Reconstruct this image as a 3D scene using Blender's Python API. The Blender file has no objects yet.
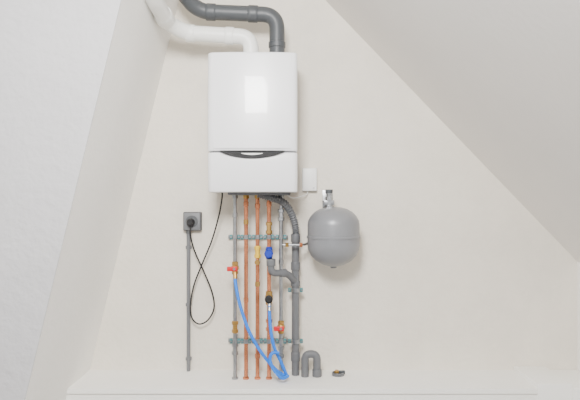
import bpy, bmesh, math
from mathutils import Vector, Matrix

CAM_Z = 1.755; CAM_D = 3.0; F = 600.0
# measured points -> world metres (wall plane is y=0, 'dep' = distance in front of the wall)
def P(u, v, dep=0.0):
    d = CAM_D - dep
    return Vector(((u-290)*d/F, -dep, CAM_Z-(v-200)*d/F))
LEDGE = 0.905

# ---------------------------------------------------------------- materials
def mat(name, col, rough=0.5, metal=0.0, bump=0.0, bscale=60, mott=0.0, mscale=3, coat=0.0):
    m = bpy.data.materials.new(name); m.use_nodes = True
    nt = m.node_tree; b = nt.nodes['Principled BSDF']
    b.inputs['Base Color'].default_value = (*col, 1)
    b.inputs['Roughness'].default_value = rough
    b.inputs['Metallic'].default_value = metal
    b.inputs['Coat Weight'].default_value = coat
    tc = nt.nodes.new('ShaderNodeTexCoord')
    if mott > 0:
        n = nt.nodes.new('ShaderNodeTexNoise'); n.inputs['Scale'].default_value = mscale
        n.inputs['Detail'].default_value = 8; n.inputs['Roughness'].default_value = 0.65
        nt.links.new(tc.outputs['Object'], n.inputs['Vector'])
        r = nt.nodes.new('ShaderNodeValToRGB')
        r.color_ramp.elements[0].position = 0.3; r.color_ramp.elements[1].position = 0.7
        r.color_ramp.elements[0].color = (*[c*(1-mott) for c in col], 1)
        r.color_ramp.elements[1].color = (*[min(1, c*(1+mott*0.4)) for c in col], 1)
        nt.links.new(n.outputs['Fac'], r.inputs['Fac'])
        nt.links.new(r.outputs['Color'], b.inputs['Base Color'])
    if bump > 0:
        n = nt.nodes.new('ShaderNodeTexNoise'); n.inputs['Scale'].default_value = bscale
        n.inputs['Detail'].default_value = 6
        nt.links.new(tc.outputs['Object'], n.inputs['Vector'])
        bp = nt.nodes.new('ShaderNodeBump'); bp.inputs['Strength'].default_value = bump
        bp.inputs['Distance'].default_value = 0.01
        nt.links.new(n.outputs['Fac'], bp.inputs['Height'])
        nt.links.new(bp.outputs['Normal'], b.inputs['Normal'])
    return m

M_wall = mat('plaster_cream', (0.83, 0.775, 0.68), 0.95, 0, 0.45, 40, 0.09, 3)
M_left = mat('plaster_shaded', (0.57, 0.56, 0.57), 0.95, 0, 0.6, 28, 0.05, 4)  # white plaster with shade put into the colour, darker than the return strip
M_strip = mat('plaster_lightened', (0.97, 0.955, 0.92), 0.95, 0, 0.3, 35, 0.03, 4)  # base colour raised so the left return looks lit from the side
M_slope = mat('plaster_slope', (0.82, 0.79, 0.755), 0.95, 0, 0.1, 40, 0.03, 2)
M_ledge = mat('ledge_paint', (0.96, 0.945, 0.90), 0.7, 0, 0.1, 40, 0.03, 4)
M_floor = mat('floor_screed', (0.42, 0.40, 0.37), 0.8, 0, 0.2, 30, 0.15, 5)
M_white = mat('boiler_enamel', (0.90, 0.90, 0.92), 0.28, 0, coat=0.3)
M_bodyg = mat('boiler_body', (0.55, 0.55, 0.57), 0.4)
M_gap = mat('shadow_gap', (0.12, 0.12, 0.13), 0.6)
M_black = mat('black_plastic', (0.006, 0.006, 0.008), 0.65)
M_dgrey = mat('flue_grey', (0.065, 0.071, 0.078), 0.45, 0, 0.05, 30)
M_wpipe = mat('pipe_white', (0.88, 0.88, 0.85), 0.35)
M_pvc = mat('pvc_grey', (0.13, 0.135, 0.145), 0.5)
M_tank = mat('tank_grey', (0.225, 0.23, 0.245), 0.36, 0.1, 0.03, 60, 0.05, 20)
M_steel = mat('galvanised_steel', (0.38, 0.39, 0.405), 0.3, 0.85, 0.05, 80, 0.3, 40)
M_copper = mat('copper', (0.66, 0.25, 0.125), 0.25, 0.75, 0.05, 60, 0.35, 14)
M_brass = mat('brass', (0.50, 0.30, 0.09), 0.3, 0.8)
M_bluep = mat('blue_valve', (0.01, 0.035, 0.38), 0.35)
M_hose = mat('hose_blue', (0.003, 0.18, 0.76), 0.45)
M_red = mat('red_handle', (0.62, 0.008, 0.012), 0.4)
M_yel = mat('yellow_cap', (0.80, 0.52, 0.03), 0.45)
M_teal = mat('clamp_rubber', (0.05, 0.22, 0.23), 0.5)
M_socket = mat('socket_grey', (0.09, 0.095, 0.10), 0.5)
M_socketl = mat('socket_lid', (0.16, 0.165, 0.175), 0.45)
M_box = mat('box_white', (0.88, 0.88, 0.87), 0.4)

# ---------------------------------------------------------------- helpers
def empty(name, loc=(0, 0, 0)):
    e = bpy.data.objects.new(name, None); e.empty_display_size = 0.05
    bpy.context.collection.objects.link(e); e.location = loc
    return e
def fin(bm, name, m, parent=None, ang=35):
    bmesh.ops.recalc_face_normals(bm, faces=bm.faces)
    for f in bm.faces: f.smooth = True
    for e in bm.edges:
        if len(e.link_faces) == 2 and e.calc_face_angle(0) > math.radians(ang): e.smooth = False
    me = bpy.data.meshes.new(name); bm.to_mesh(me); bm.free()
    me.materials.append(m)
    o = bpy.data.objects.new(name, me); bpy.context.collection.objects.link(o)
    if parent:
        o.parent = parent
        o.matrix_parent_inverse = Matrix.Translation(parent.location).inverted()
    return o
def box(name, a, b, m, parent=None, bev=0.0, seg=3):
    a = Vector(a); b = Vector(b); bm = bmesh.new()
    bmesh.ops.create_cube(bm, size=1)
    c = (a+b)/2; s = b-a
    for v in bm.verts:
        v.co = Vector((c.x+v.co.x*abs(s.x), c.y+v.co.y*abs(s.y), c.z+v.co.z*abs(s.z)))
    if bev > 0: bmesh.ops.bevel(bm, geom=list(bm.edges), offset=bev, segments=seg, profile=0.5, affect='EDGES')
    return fin(bm, name, m, parent, 50)
def prism(name, poly, d0, d1, m, parent=None):
    """poly of (x,z) extruded from y=-d0 to y=-d1"""
    bm = bmesh.new()
    A = [bm.verts.new((x, -d0, z)) for x, z in poly]; B = [bm.verts.new((x, -d1, z)) for x, z in poly]
    n = len(poly); bm.faces.new(A); bm.faces.new(B[::-1])
    for i in range(n): bm.faces.new((A[i], A[(i+1) % n], B[(i+1) % n], B[i]))
    return fin(bm, name, m, parent)
def fillet(pts, r, n=8):
    out = [pts[0]]
    for i in range(1, len(pts)-1):
        p0, p1, p2 = pts[i-1], pts[i], pts[i+1]
        a = p0-p1; b = p2-p1
        t = min(r, a.length*0.49, b.length*0.49)
        s = p1+a.normalized()*t; e = p1+b.normalized()*t
        for k in range(n+1):
            q = k/n; out.append(s*(1-q)**2+p1*2*q*(1-q)+e*q*q)
    out.append(pts[-1]); return out
def catmull(pts, n=10):
    P_ = [pts[0]*2-pts[1]]+list(pts)+[pts[-1]*2-pts[-2]]; out = []
    for i in range(1, len(P_)-2):
        a, b, c, d = P_[i-1:i+3]
        for k in range(n):
            t = k/n
            out.append(0.5*((2*b)+(c-a)*t+(2*a-5*b+4*c-d)*t*t+(3*b-a-3*c+d)*t**3))
    out.append(pts[-1]); return out
def tube(name, pts, r, m, parent=None, seg=18, rad=None):
    pts = [Vector(p) for p in pts]; bm = bmesh.new(); rings = []
    T = []
    for i in range(len(pts)):
        t = pts[min(i+1, len(pts)-1)]-pts[max(i-1, 0)]; T.append(t.normalized())
    nrm = T[0].orthogonal().normalized()
    for i, p in enumerate(pts):
        if i:
            q = T[i-1].rotation_difference(T[i]); nrm = q @ nrm
        bn = T[i].cross(nrm).normalized()
        rr = rad[i] if rad else r
        rings.append([bm.verts.new(p+(nrm*math.cos(a)+bn*math.sin(a))*rr) for a in [2*math.pi*k/seg for k in range(seg)]])
    for i in range(len(rings)-1):
        for k in range(seg):
            bm.faces.new((rings[i][k], rings[i][(k+1) % seg], rings[i+1][(k+1) % seg], rings[i+1][k]))
    bm.faces.new(rings[0][::-1]); bm.faces.new(rings[-1])
    return fin(bm, name, m, parent, 40)
def lathe(name, prof, c, m, parent=None, axis='Z', seg=48):
    """prof (r, h) revolved round an axis through c"""
    bm = bmesh.new(); rings = []; c = Vector(c)
    for r, h in prof:
        ring = []
        for k in range(seg):
            a = 2*math.pi*k/seg; x = math.cos(a)*r; y = math.sin(a)*r
            v = {'Z': (x, y, h), 'Y': (x, -h, y), 'X': (h, x, y)}[axis]
            ring.append(bm.verts.new(c+Vector(v)))
        rings.append(ring)
    for i in range(len(rings)-1):
        for k in range(seg):
            bm.faces.new((rings[i][k], rings[i][(k+1) % seg], rings[i+1][(k+1) % seg], rings[i+1][k]))
    bm.faces.new(rings[0][::-1]); bm.faces.new(rings[-1])
    return fin(bm, name, m, parent, 30)
def collar(name, a, b, r, m, parent):
    a = Vector(a); b = Vector(b); d = (b-a)
    ts = [0, 0.08, 0.3, 0.7, 0.92, 1]; rs = [r*0.93, r, r, r, r, r*0.93]
    return tube(name, [a+d*t for t in ts], r, m, parent, 24, rs)
def hexnut(name, c, r, h, m, parent, axis='Z'):
    c = Vector(c); v = {'Z': Vector((0, 0, h/2)), 'X': Vector((h/2, 0, 0)), 'Y': Vector((0, h/2, 0))}[axis]
    return tube(name, [c-v, c+v], r, m, parent, 6)

# ---------------------------------------------------------------- room
XR = 1.437
lx = lambda z: (179-0.241*(200-(z-CAM_Z)*200)-290)/200      # left leaning edge on back wall
rx = lambda z: (325+0.962*(200-(z-CAM_Z)*200)-290)/200      # right rafter line
zk = CAM_Z-((577-325)/0.962-200)/200                          # knee wall top
za = 3.36
prism('wall_back', [(lx(0), 0), (XR+0.1, 0), (XR+0.1, zk), (rx(za), za), (lx(za), za)], 0.0, -0.12, M_wall)
DEP = 0.80
def slab(name, quad, off, m):
    bm = bmesh.new(); off = Vector(off)
    A = [bm.verts.new(Vector(q)) for q in quad]; B = [bm.verts.new(Vector(q)+off) for q in quad]
    bm.faces.new(A); bm.faces.new(B[::-1]); n = len(quad)
    for i in range(n): bm.faces.new((A[i], A[(i+1) % n], B[(i+1) % n], B[i]))
    return fin(bm, name, m)
slab('wall_left_return', [(lx(0), 0, 0), (lx(za), 0, za), (lx(za), -DEP+0.005, za), (lx(0), -DEP+0.005, 0)], (-0.10, 0, 0), M_strip)
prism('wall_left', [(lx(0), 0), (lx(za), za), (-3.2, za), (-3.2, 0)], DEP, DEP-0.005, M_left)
slab('ceiling', [(XR, 0, zk), (rx(za+0.05), 0, za+0.05), (rx(za+0.05), -5, za+0.05), (XR, -5, zk)], (0.08, 0, 0.08), M_slope)
box('wall_right', (XR, 0, 0), (XR+0.1, -5, zk), M_strip)
box('floor', (-3.2, 0.1, -0.1), (XR+0.1, -5, 0), M_floor)
# boxed-in ledge, its left end follows the leaning return wall
LD = 0.30
xs = P(513, 366).x
lg = empty('ledge_shelf', (0, -0.15, LEDGE))
prism('carcass', [(lx(0), 0), (xs, 0), (xs, LEDGE-0.022), (lx(LEDGE-0.022), LEDGE-0.022)], 0.0, LD-0.010, M_ledge, lg)
prism('top_shadow_lip', [(lx(LEDGE-0.022), LEDGE-0.022), (xs, LEDGE-0.022), (xs, LEDGE), (lx(LEDGE), LEDGE)], 0.0, LD, M_ledge, lg)  # overhang added to draw a thin shadow line under the front edge
xe = P(545, 366).x
box('ledge_step', (xs, 0, 0), (xe, -LD+0.004, LEDGE+0.020), M_ledge, bev=0.004)
box('ledge_end_block', (xe, 0, 0), (XR, -LD-0.004, LEDGE+0.003), M_ledge, bev=0.004)

# ---------------------------------------------------------------- boiler
bo = empty('combi_boiler', (P(252.5, 120, 0.34).x-0.001, 0, 2.1))
bx = bo.location.x; W = 0.2005
ZT, ZS, ZB = 2.414, 1.970, 1.790
def ring(w, yb, yf, r, bulge, n=16):
    pts = [(-w, -yb), (-w, -(yf-r))]
    for k in range(1, 8):
        a = math.pi/2*k/8; pts.append((-w+r-r*math.cos(a), -(yf-r+r*math.sin(a))))
    for k in range(n+1): pts.append((-(w-r)+2*(w-r)*k/n, -yf))
    for k in range(1, 8):
        a = math.pi/2*(1-k/8); pts.append((w-r+r*math.cos(a), -(yf-r+r*math.sin(a))))
    pts += [(w, -(yf-r)), (w, -yb)]
    return [(x, y-(bulge*(1-(x/w)**2) if y < -(yf-r)-1e-6 else 0)) for x, y in pts]
def loft(name, levels, m, parent):
    bm = bmesh.new(); R = []
    for z, w, yb, yf, r, bu in levels:
        R.append([bm.verts.new((bx+x, y, z)) for x, y in ring(w, yb, yf, r, bu)])
    n = len(R[0])
    for i in range(len(R)-1):
        for k in range(n): bm.faces.new((R[i][k], R[i][(k+1) % n], R[i+1][(k+1) % n], R[i+1][k]))
    bm.faces.new(R[0][::-1]); bm.faces.new(R[-1])
    return fin(bm, name, m, parent, 30)
loft('casing', [(ZB+0.012, W-0.008, 0.012, 0.29, 0.01, 0), (ZT-0.012, W-0.008, 0.012, 0.29, 0.01, 0)], M_bodyg, bo)
def panel(name, z0, z1, f0, f1, m, yb=0.03):
    lv = []
    e = 0.008
    for t, ins in ((0, e), (0.3, e*0.3), (1, 0)):
        lv.append((z0+t*e, W-ins*0.3, yb, f0-ins, 0.022, 0.014))
    for t in (0.25, 0.5, 0.75):
        lv.append((z0+(z1-z0)*t, W, yb, f0+(f1-f0)*t+0.006*math.sin(math.pi*t), 0.022, 0.014))
    for t, ins in ((1, 0), (0.3, e*0.3), (0, e)):
        lv.append((z1-t*e, W-ins*0.3, yb, f1-ins, 0.022, 0.014))
    return loft(name, lv, m, bo)
panel('front_door', ZS+0.002, ZT, 0.338, 0.325, M_white)
panel('lower_panel', ZB, ZS-0.003, 0.318, 0.333, M_white)
loft('panel_gap', [(ZS-0.012, W-0.006, 0.03, 0.320, 0.035, 0.014), (ZS+0.012, W-0.006, 0.03, 0.320, 0.035, 0.014)], M_gap, bo)
# raised centre field of the door
def field(name, hw, z0, z1, m):
    bm = bmesh.new(); n = 14; R = []
    for j in range(9):
        t = j/8; z = z0+(z1-z0)*t
        tt = (z-(ZS+0.002))/(ZT-ZS-0.002)
        yf = 0.338+(0.325-0.338)*tt+0.006*math.sin(math.pi*tt)
        row = []
        for k in range(n+1):
            x = -hw+2*hw*k/n
            row.append(bm.verts.new((bx+x, -(yf+0.014*(1-(x/W)**2)+0.0045), z)))
        R.append(row)
    back = [[bm.verts.new(v.co+Vector((0, 0.012, 0))) for v in row] for row in R]
    for j in range(8):
        for k in range(n):
            bm.faces.new((R[j][k], R[j][k+1], R[j+1][k+1], R[j+1][k]))
            bm.faces.new((back[j][k+1], back[j][k], back[j+1][k], back[j+1][k+1]))
    for j in range(8):
        bm.faces.new((R[j][0], R[j+1][0], back[j+1][0], back[j][0])); bm.faces.new((R[j][n], back[j][n], back[j+1][n], R[j+1][n]))
    for k in range(n):
        bm.faces.new((R[0][k], back[0][k], back[0][k+1], R[0][k+1])); bm.faces.new((R[8][k], R[8][k+1], back[8][k+1], back[8][k]))
    return fin(bm, name, m, bo, 30)
field('door_field', W-0.030, ZS+0.014, ZT-0.012, M_white)
# crescent shaped handle recess with display
def crescent(name, hw, bot, ztop, d0, d1, m, up=0.0):
    n = 24; pts = []
    for k in range(n+1):
        x = -hw+2*hw*k/n; pts.append((bx+x, ztop-up*(1-(x/hw)**2)))
    for k in range(n-1, 0, -1):
        x = -hw+2*hw*k/n; pts.append((bx+x, ztop-up*(1-(x/hw)**2)-(bot)*(1-(x/hw)**2)**0.8))
    return prism(name, pts, d0, d1, m, bo)
crescent('handle_recess', 0.142, 0.030, ZS+0.001, 0.30, 0.3535, M_black, 0.003)
crescent('display_window', 0.050, 0.008, ZS-0.008, 0.30, 0.3560, M_box, 0.0)
# underside manifold, connection stubs
box('underside_tray', (bx-0.12, -0.04, ZB-0.012), (bx+0.17, -0.24, ZB+0.02), M_pvc, bo, 0.006)
PD = 0.15
pxs = [235, 246, 257.5, 269, 281]
for i, u in enumerate(pxs):
    x = P(u, 200, PD).x
    hexnut('connection_nut_%d' % (i+1), (x, -PD, ZB-0.018), 0.015, 0.02, M_brass if 0 < i < 4 else M_steel, bo)
# wall bracket
box('wall_bracket', (bx-0.15, 0, ZT-0.12), (bx+0.15, -0.03, ZT-0.06), M_steel, bo)

# ---------------------------------------------------------------- flues
fg = empty('exhaust_flue_pipe', P(230, 12, 0.17))
dg = 0.17
pts = [P(277, 56, dg), P(277, 15, dg), P(197, 11.5, dg), P(178, -14, 0.26), P(170, -60, 0.40)]
pts[0].z = ZT-0.02
tube('pipe', fillet(pts, 0.068, 12), 0.036, M_dgrey, fg, 28)
collar('socket_1', P(258, 14.1, dg), P(248, 13.7, dg), 0.040, M_dgrey, fg)
collar('socket_2', P(277, 42, dg), P(277, 48, dg), 0.040, M_dgrey, fg)
collar('socket_3', P(216, 12.3, dg), P(206, 11.9, dg), 0.040, M_dgrey, fg)
fw = empty('air_intake_pipe', P(220, 36, 0.21))
dw = 0.21
pts = [P(251, 56, dw), P(251, 37, dw), P(186, 33, dw), P(168, 23, 0.28), P(152, -4, 0.54), P(145, -40, 0.7)]
pts[0].z = ZT-0.02
tube('pipe', fillet(pts, 0.07, 12), 0.036, M_wpipe, fw, 28)
collar('socket_1', P(234, 36.0, dw), P(225, 35.5, dw), 0.040, M_wpipe, fw)
collar('socket_2', P(195, 33.6, dw), P(186, 33.2, dw), 0.040, M_wpipe, fw)
collar('socket_3', P(166.5, 20.5, 0.30), P(162, 13, 0.375), 0.041, M_wpipe, fw)
collar('boiler_adapter', (P(251, 56, dw).x, -dw, ZT-0.005), (P(251, 56, dw).x, -dw, ZT+0.02), 0.042, M_wpipe, fw)

# ---------------------------------------------------------------- vertical pipes
r0 = 0.0095
ztop = ZB-0.010
def vpipe(name, u, m, parts):
    e = empty(name, P(u, 280, PD))
    x = P(u, 200, PD).x
    tube('pipe', [(x, -PD, ztop), (x, -PD, LEDGE-0.0)], r0, m, e)
    for k, (kind, v, mm) in enumerate(parts):
        c = P(u, v, PD)
        if kind == 'cpl':
            lathe('coupling_%d' % k, [(0.010, -.03), (0.0155, -.026), (0.0155, -.012), (0.0115, -.010), (0.0115, .010), (0.0155, .012), (0.0155, .026), (0.010, .03)], c, mm, e, seg=6)
        elif kind == 'ring':
            lathe('joint_%d' % k, [(0.0095, -.012), (0.0120, -.010), (0.0120, .010), (0.0095, .012)], c, mm, e, seg=24)
        elif kind == 'valve':
            lathe('valve_body_%d' % k, [(0.010, -.032), (0.015, -.028), (0.015, -.016), (0.013, -.014), (0.018, -.008), (0.020, 0), (0.018, .008), (0.013, .014), (0.015, .016), (0.015, .028), (0.010, .032)], c, M_brass, e, seg=24)
            tube('valve_stem_%d' % k, [c, c+Vector((0, -0.035, 0))], 0.006, M_brass, e)
            box('valve_handle_%d' % k, c+Vector((-0.034, -0.044, -0.011)), c+Vector((0.015, -0.034, 0.011)), mm, e, 0.003)
            hexnut('valve_nut_%d' % k, c+Vector((0, -0.046, 0)), 0.007, 0.005, M_steel, e, 'Y')
        elif kind == 'foot':
            lathe('foot_%d' % k, [(0.015, -.004), (0.015, .004), (0.010, .008)], Vector((x, -PD, LEDGE+0.004)), mm, e, seg=24)
    return e
steel1 = vpipe('steel_pipe', 235, M_steel, [('valve', 268, M_red), ('cpl', 327, M_brass), ('cpl', 349, M_steel), ('ring', 215, M_steel), ('foot', 0, M_steel)])
vpipe('copper_pipe', 246, M_copper, [('ring', 204, M_copper), ('ring', 222, M_brass), ('ring', 300, M_copper), ('foot', 0, M_copper)])
c2 = vpipe('copper_pipe', 257.5, M_copper, [('cpl', 252, M_yel), ('ring', 206, M_copper), ('ring', 284, M_brass), ('ring', 356, M_copper), ('foot', 0, M_copper)])
c3 = vpipe('copper_pipe', 269, M_copper, [('ring', 204, M_copper), ('cpl', 228, M_brass), ('cpl', 325, M_copper), ('foot', 0, M_copper)])
steel2 = vpipe('steel_pipe', 281, M_steel, [('cpl', 215, M_steel), ('valve', 327, M_red), ('ring', 262, M_steel), ('cpl', 352, M_steel), ('foot', 0, M_steel)])
# yellow service cap on the gas pipe
c = P(257.5, 262, PD); lathe('cap', [(0.013, 0), (0.013, 0.016), (0.009, 0.02)], c+Vector((0, -0.006, 0)), M_brass, c2, 'Y', 24)
# blue relief valve
c = P(269, 253, PD)
lathe('relief_valve_body', [(0.012, -.03), (0.016, -.024), (0.018, 0), (0.016, .024), (0.011, .03)], c, M_bluep, c3, 'Z', 24)
lathe('relief_valve_knob', [(0.012, 0), (0.012, .025), (0.021, .027), (0.021, .047), (0.016, .052)], c, M_bluep, c3, 'Y', 10)
# filling valve on third copper pipe
c = P(269, 298, PD)
lathe('filling_valve_body', [(0.011, -.034), (0.016, -.03), (0.016, -.014), (0.019, -.01), (0.019, .01), (0.016, .014), (0.016, .03), (0.011, .034)], c, M_brass, c3, 'Z', 16)
lathe('filling_valve_knob', [(0.007, 0), (0.007, .03), (0.019, .032), (0.019, .044), (0.012, .048)], c, M_black, c3, 'Y', 12)

# ---------------------------------------------------------------- clamps / rails
def railset(v):
    e = empty('pipe_clamp_rail', P(258, v, 0.01))
    a = P(228, v, 0.03); b = P(288, v, 0.03)
    box('rail', (a.x, 0, a.z-0.010), (b.x, -0.022, a.z+0.010), M_steel, e, 0.002)
    for i, u in enumerate(pxs):
        c = P(u, v, PD)
        tube('standoff_%d' % i, [(c.x, -0.02, c.z), (c.x, -PD+0.012, c.z)], 0.004, M_steel, e, 10)
        lathe('clamp_ring_%d' % i, [(0.0100, -.010), (0.0145, -.010), (0.0145, .010), (0.0100, .010)], c, M_steel, e, seg=24)
        for s in (-1, 1):
            box('clamp_ear_%d_%d' % (i, s), (c.x+s*0.0125, -PD-0.007, c.z-0.011), (c.x+s*0.0245, -PD+0.007, c.z+0.011), M_teal, e, 0.002)
            tube('screw_%d_%d' % (i, s), [(c.x+s*0.019, -PD-0.012, c.z), (c.x+s*0.019, -PD+0.010, c.z)], 0.0050, M_steel, e, 8)
for v in (237, 341): railset(v)

# ---------------------------------------------------------------- PVC drain
DD = 0.085
dr = empty('drain_pipe', P(295.5, 300, DD))
a = P(295.5, 234, DD)
tube('stack', [a, (a.x, -DD, LEDGE+0.0)], 0.0185, M_pvc, dr, 24)
for i, (v0, v1) in enumerate(((234, 242), (262, 270), (281, 286), (352, 361))):
    collar('socket_%d' % i, P(295.5, v0, DD), P(295.5, v1, DD), 0.0225, M_pvc, dr)
# corrugated condensate hose from boiler
hp = catmull([Vector((P(258, 194, 0.19).x, -0.19, ZB-0.006)), P(272, 198, 0.19), P(284, 203, 0.16), P(292, 215, 0.11), P(295.5, 228, DD), P(295.5, 238, DD)], 26)
tube('corrugated_hose', hp, 0.0165, M_pvc, dr, 18, [0.0165+0.0022*math.sin(i*1.35) for i in range(len(hp))])
# tundish and branch
bp = [P(271, 261, 0.185), P(271, 273, 0.185), P(288, 273, 0.135), P(295.5, 283, DD)]
tube('branch', fillet(bp, 0.04, 10), 0.0165, M_pvc, dr, 20)
collar('tundish', P(271, 259, 0.185), P(271, 266, 0.185), 0.0215, M_pvc, dr)
collar('branch_collar', P(280, 273, 0.158), P(286, 273, 0.141), 0.020, M_pvc, dr)
# drain clamps belong to the drain pipe run
for j, v in enumerate((290, 341)):
    c = P(295.5, v, DD)
    tube('clamp_standoff_%d' % j, [(c.x, 0, c.z), (c.x, -DD+0.02, c.z)], 0.004, M_steel, dr, 10)
    lathe('clamp_band_%d' % j, [(0.0185, -.009), (0.0245, -.009), (0.0245, .009), (0.0185, .009)], c, M_steel, dr)
    for s in (-1, 1):
        box('clamp_ear_%d_%d' % (j, s), (c.x+s*0.022, -DD-0.007, c.z-0.010), (c.x+s*0.036, -DD+0.007, c.z+0.010), M_teal, dr, 0.002)
        tube('clamp_screw_%d_%d' % (j, s), [(c.x+s*0.029, -DD-0.013, c.z), (c.x+s*0.029, -DD+0.010, c.z)], 0.004, M_steel, dr, 8)
# bottom trap
tp = [Vector((P(305, 370, 0.11).x, -0.11, LEDGE)), P(305, 354, 0.11), P(317, 354, 0.11), Vector((P(317, 370, 0.11).x, -0.11, LEDGE))]
tr = empty('drain_trap', P(311, 360, 0.11))
tube('bend', fillet(tp, 0.03, 14), 0.0185, M_pvc, tr, 24)
x = P(317, 370, 0.11).x
collar('leg_socket', (x, -0.11, LEDGE+0.001), (x, -0.11, LEDGE+0.035), 0.023, M_pvc, tr)
# open stub in the ledge
st = empty('capped_pipe_stub', (P(338, 372, 0.09).x, -0.09, LEDGE))
lathe('sleeve', [(0.030, 0), (0.030, .014), (0.024, .015), (0.024, .006), (0.001, .005)], st.location, M_pvc, st)
lathe('plug', [(0.012, .004), (0.012, .022), (0.008, .026), (0.001, .026)], st.location+Vector((-0.006, 0, 0)), M_brass, st, seg=6)
box('plug_tag', st.location+Vector((0.004, -0.010, 0.006)), st.location+Vector((0.034, 0.004, 0.024)), M_dgrey, st, 0.003)

# ---------------------------------------------------------------- filling hoses
h1 = empty('filling_hose', P(245, 320, 0.19))
pp = [P(235, 275, 0.185), P(235.5, 283, 0.195), P(240, 305, 0.21), P(249, 331, 0.22), P(261, 352, 0.22), P(275, 369, 0.21), P(285, 376, 0.19)]
tube('hose', catmull(pp, 12), 0.0076, M_hose, h1, 14)
tube('ferrule', [P(235, 270, 0.175), P(235.3, 279, 0.192)], 0.0100, M_brass, h1, 12)
h2 = empty('filling_hose', P(271, 340, 0.18))
pp = [P(269.5, 306, 0.185), P(269.5, 314, 0.192), P(271, 332, 0.20), P(274.5, 348, 0.20), P(281, 362, 0.19), P(287, 376, 0.18)]
tube('hose', catmull(pp, 12), 0.0076, M_hose, h2, 14)
tube('ferrule', [P(269.5, 302, 0.175), P(269.5, 311, 0.19)], 0.0100, M_steel, h2, 12)
tube('end_loop', catmull([P(279, 353, 0.22), P(272.5, 353, 0.225), P(270, 360, 0.23), P(274, 370, 0.235), P(282, 378, 0.235), P(288, 376, 0.20)], 10), 0.0076, M_hose, h2, 14)

# ---------------------------------------------------------------- expansion vessel
TD = 0.165
tc_ = P(333.5, 236.5, TD); ev = empty('expansion_vessel', tc_)
s = (CAM_D-TD)/F
R = 26*s
prof = [(0.001, -30*s), (0.02, -29.8*s), (0.05, -28*s), (0.085, -24*s), (0.107, -19*s), (R-0.003, -13*s), (R, -9*s), (R, -1.5*s), (R+0.004, -1.4*s), (R+0.004, 0.6*s), (R, 0.8*s),
        (R, 12*s), (R-0.003, 16*s), (0.108, 20.5*s), (0.09, 24.5*s), (0.065, 27.5*s), (0.035, 29.2*s), (0.001, 29.8*s)]
lathe('shell', prof, tc_, M_tank, ev, seg=64)
lathe('bottom_valve_cap', [(0.013, -31.5*s), (0.015, -31*s), (0.015, -28*s)], tc_, M_tank, ev, seg=24)
zt = tc_.z+29*s
cx = P(329, 200, TD).x
q = Vector((cx, -TD, zt))
lathe('top_connector', [(0.022, -.008), (0.022, .008), (0.014, .010), (0.014, .03), (0.018, .032), (0.018, .05), (0.012, .052), (0.012, .06), (0.015, .062), (0.015, .072)], q, M_steel, ev, seg=6)
box('hanging_bracket', (cx-0.024, 0, zt+0.03), (cx+0.024, -TD-0.01, zt+0.034), M_steel, ev, 0.001)
box('bracket_plate', (cx-0.022, 0, zt-0.02), (cx+0.030, -0.004, zt+0.085), M_steel, ev, 0.001)
box('bracket_lip', (cx-0.024, -TD-0.008, zt+0.012), (cx+0.024, -TD-0.012, zt+0.034), M_steel, ev, 0.001)
collar('vent_cap', Vector((cx, -TD, zt+0.068)), Vector((cx, -TD, zt+0.085)), 0.018, M_dgrey, ev)
# pipe connecting the vessel to the heating return
tube('feed_pipe', fillet([P(281, 245, PD), P(303, 245, PD), P(309, 243, 0.06), Vector((tc_.x, -0.055, tc_.z-0.02))], 0.02), 0.006, M_steel, ev, 12)
hexnut('feed_nut_1', P(287, 245, PD), 0.011, 0.016, M_brass, ev, 'X'); hexnut('feed_nut_2', P(301, 245, PD), 0.011, 0.014, M_copper, ev, 'X')

# ---------------------------------------------------------------- electrics
so = empty('power_socket', P(192, 221, 0.0))
a = P(182.5, 231, 0.045); b = P(201, 212, 0.045)
box('back_box', (a.x, 0, a.z), (b.x, -0.034, b.z), M_socket, so, 0.006)
box('face_plate', (a.x+0.004, -0.03, a.z+0.004), (b.x-0.004, -0.043, b.z-0.004), M_socketl, so, 0.004)
c = Vector(((a.x+b.x)/2, -0.040, (a.z+b.z)/2))
lathe('socket_well', [(0.030, 0.001), (0.030, .006), (0.025, .006), (0.024, .0035), (0.001, .0035)], c, M_socket, so, 'Y', 40)
lathe('plug', [(0.019, 0.004), (0.019, .026), (0.015, .040), (0.010, .043)], c+Vector((-0.004, 0, -0.004)), M_black, so, 'Y', 32)
tube('conduit_gland', [(P(188.5, 230, .02).x, -0.018, a.z+0.004), (P(188.5, 230, .02).x, -0.018, a.z-0.014)], 0.013, M_socket, so, 16)
co = empty('electrical_conduit', P(188.5, 300, 0.018)); x = P(188.5, 300, 0.018).x
tube('tube', [(x, -0.018, a.z-0.014), (x, -0.018, LEDGE)], 0.0095, M_socketl, co, 16)
for i, v in enumerate((247, 304, 358)):
    z = P(0, v, 0).z; box('clip_%d' % i, (x-0.014, 0, z-0.008), (x+0.014, -0.022, z+0.008), M_socketl, co, 0.003)
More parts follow.
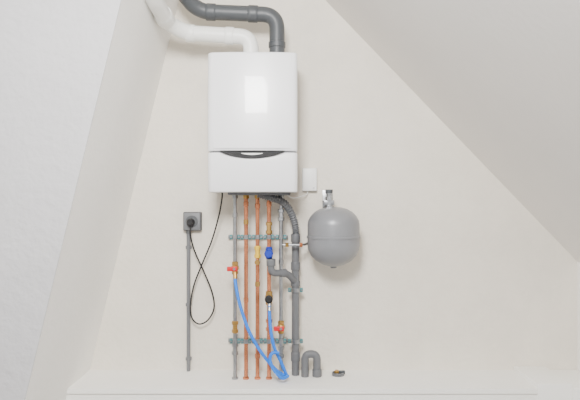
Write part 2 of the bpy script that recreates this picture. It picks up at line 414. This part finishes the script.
cab = [P(190.5, 226, 0.08), P(190.5, 236, 0.075), P(195, 252, 0.06), P(204, 272, 0.05), P(212, 292, 0.045), P(214, 308, 0.045), P(208, 320, 0.045), P(199, 324, 0.045), P(192, 318, 0.045), P(190.5, 305, 0.045),
       P(194, 285, 0.045), P(203, 262, 0.05), P(212, 240, 0.07), P(219, 215, 0.10), P(222, 198, 0.13), P(222, 190, 0.14)]
tube('power_cable', catmull(cab, 10), 0.0038, M_black, None, 10)
tb = empty('thermostat_receiver_box', P(310, 180, 0))
a = P(302.5, 191, 0.035); b = P(317, 168, 0.035)
box('housing', (a.x, 0, a.z), (b.x, -0.033, b.z), M_box, tb, 0.005)
box('cover_seam', (a.x-0.0006, -0.008, a.z-0.0006), (b.x+0.0006, -0.010, b.z+0.0006), M_bodyg, tb, 0.0)
box('indicator', (b.x-0.02, -0.032, a.z+0.012), (b.x-0.012, -0.0342, a.z+0.018), M_bodyg, tb, 0.0005)
tube('cable', catmull([P(308, 189, 0.015), P(307, 194, 0.02), P(302, 196, 0.05), P(293, 198, 0.09), P(286, 194, 0.13), P(284, 191, 0.14)], 8), 0.0022, M_box, tb, 8)

# ---------------------------------------------------------------- light
def area(name, loc, tgt, sx, sy, en, col):
    l = bpy.data.lights.new(name, 'AREA'); l.shape = 'RECTANGLE'; l.size = sx; l.size_y = sy; l.energy = en; l.color = col
    o = bpy.data.objects.new(name, l); bpy.context.collection.objects.link(o); o.location = loc
    o.rotation_euler = (Vector(tgt)-Vector(loc)).to_track_quat('-Z', 'Y').to_euler()
area('key_light', (-0.22, -2.6, 2.78), (-0.15, 0, 1.7), 0.5, 0.5, 105, (1.0, 0.99, 0.97))  # unseen key lamp added under the ceiling to sharpen boiler edges; no window
w = bpy.data.worlds.new('world'); bpy.context.scene.world = w; w.use_nodes = True
w.node_tree.nodes['Background'].inputs[0].default_value = (0.98, 0.985, 1.0, 1)
w.node_tree.nodes['Background'].inputs[1].default_value = 0.85

cam = bpy.data.cameras.new('camera'); co_ = bpy.data.objects.new('camera', cam)
bpy.context.collection.objects.link(co_)
co_.location = (0, -CAM_D, CAM_Z); co_.rotation_euler = (math.radians(90), 0, 0)
cam.sensor_width = 36; cam.lens = F/580*36
bpy.context.scene.camera = co_
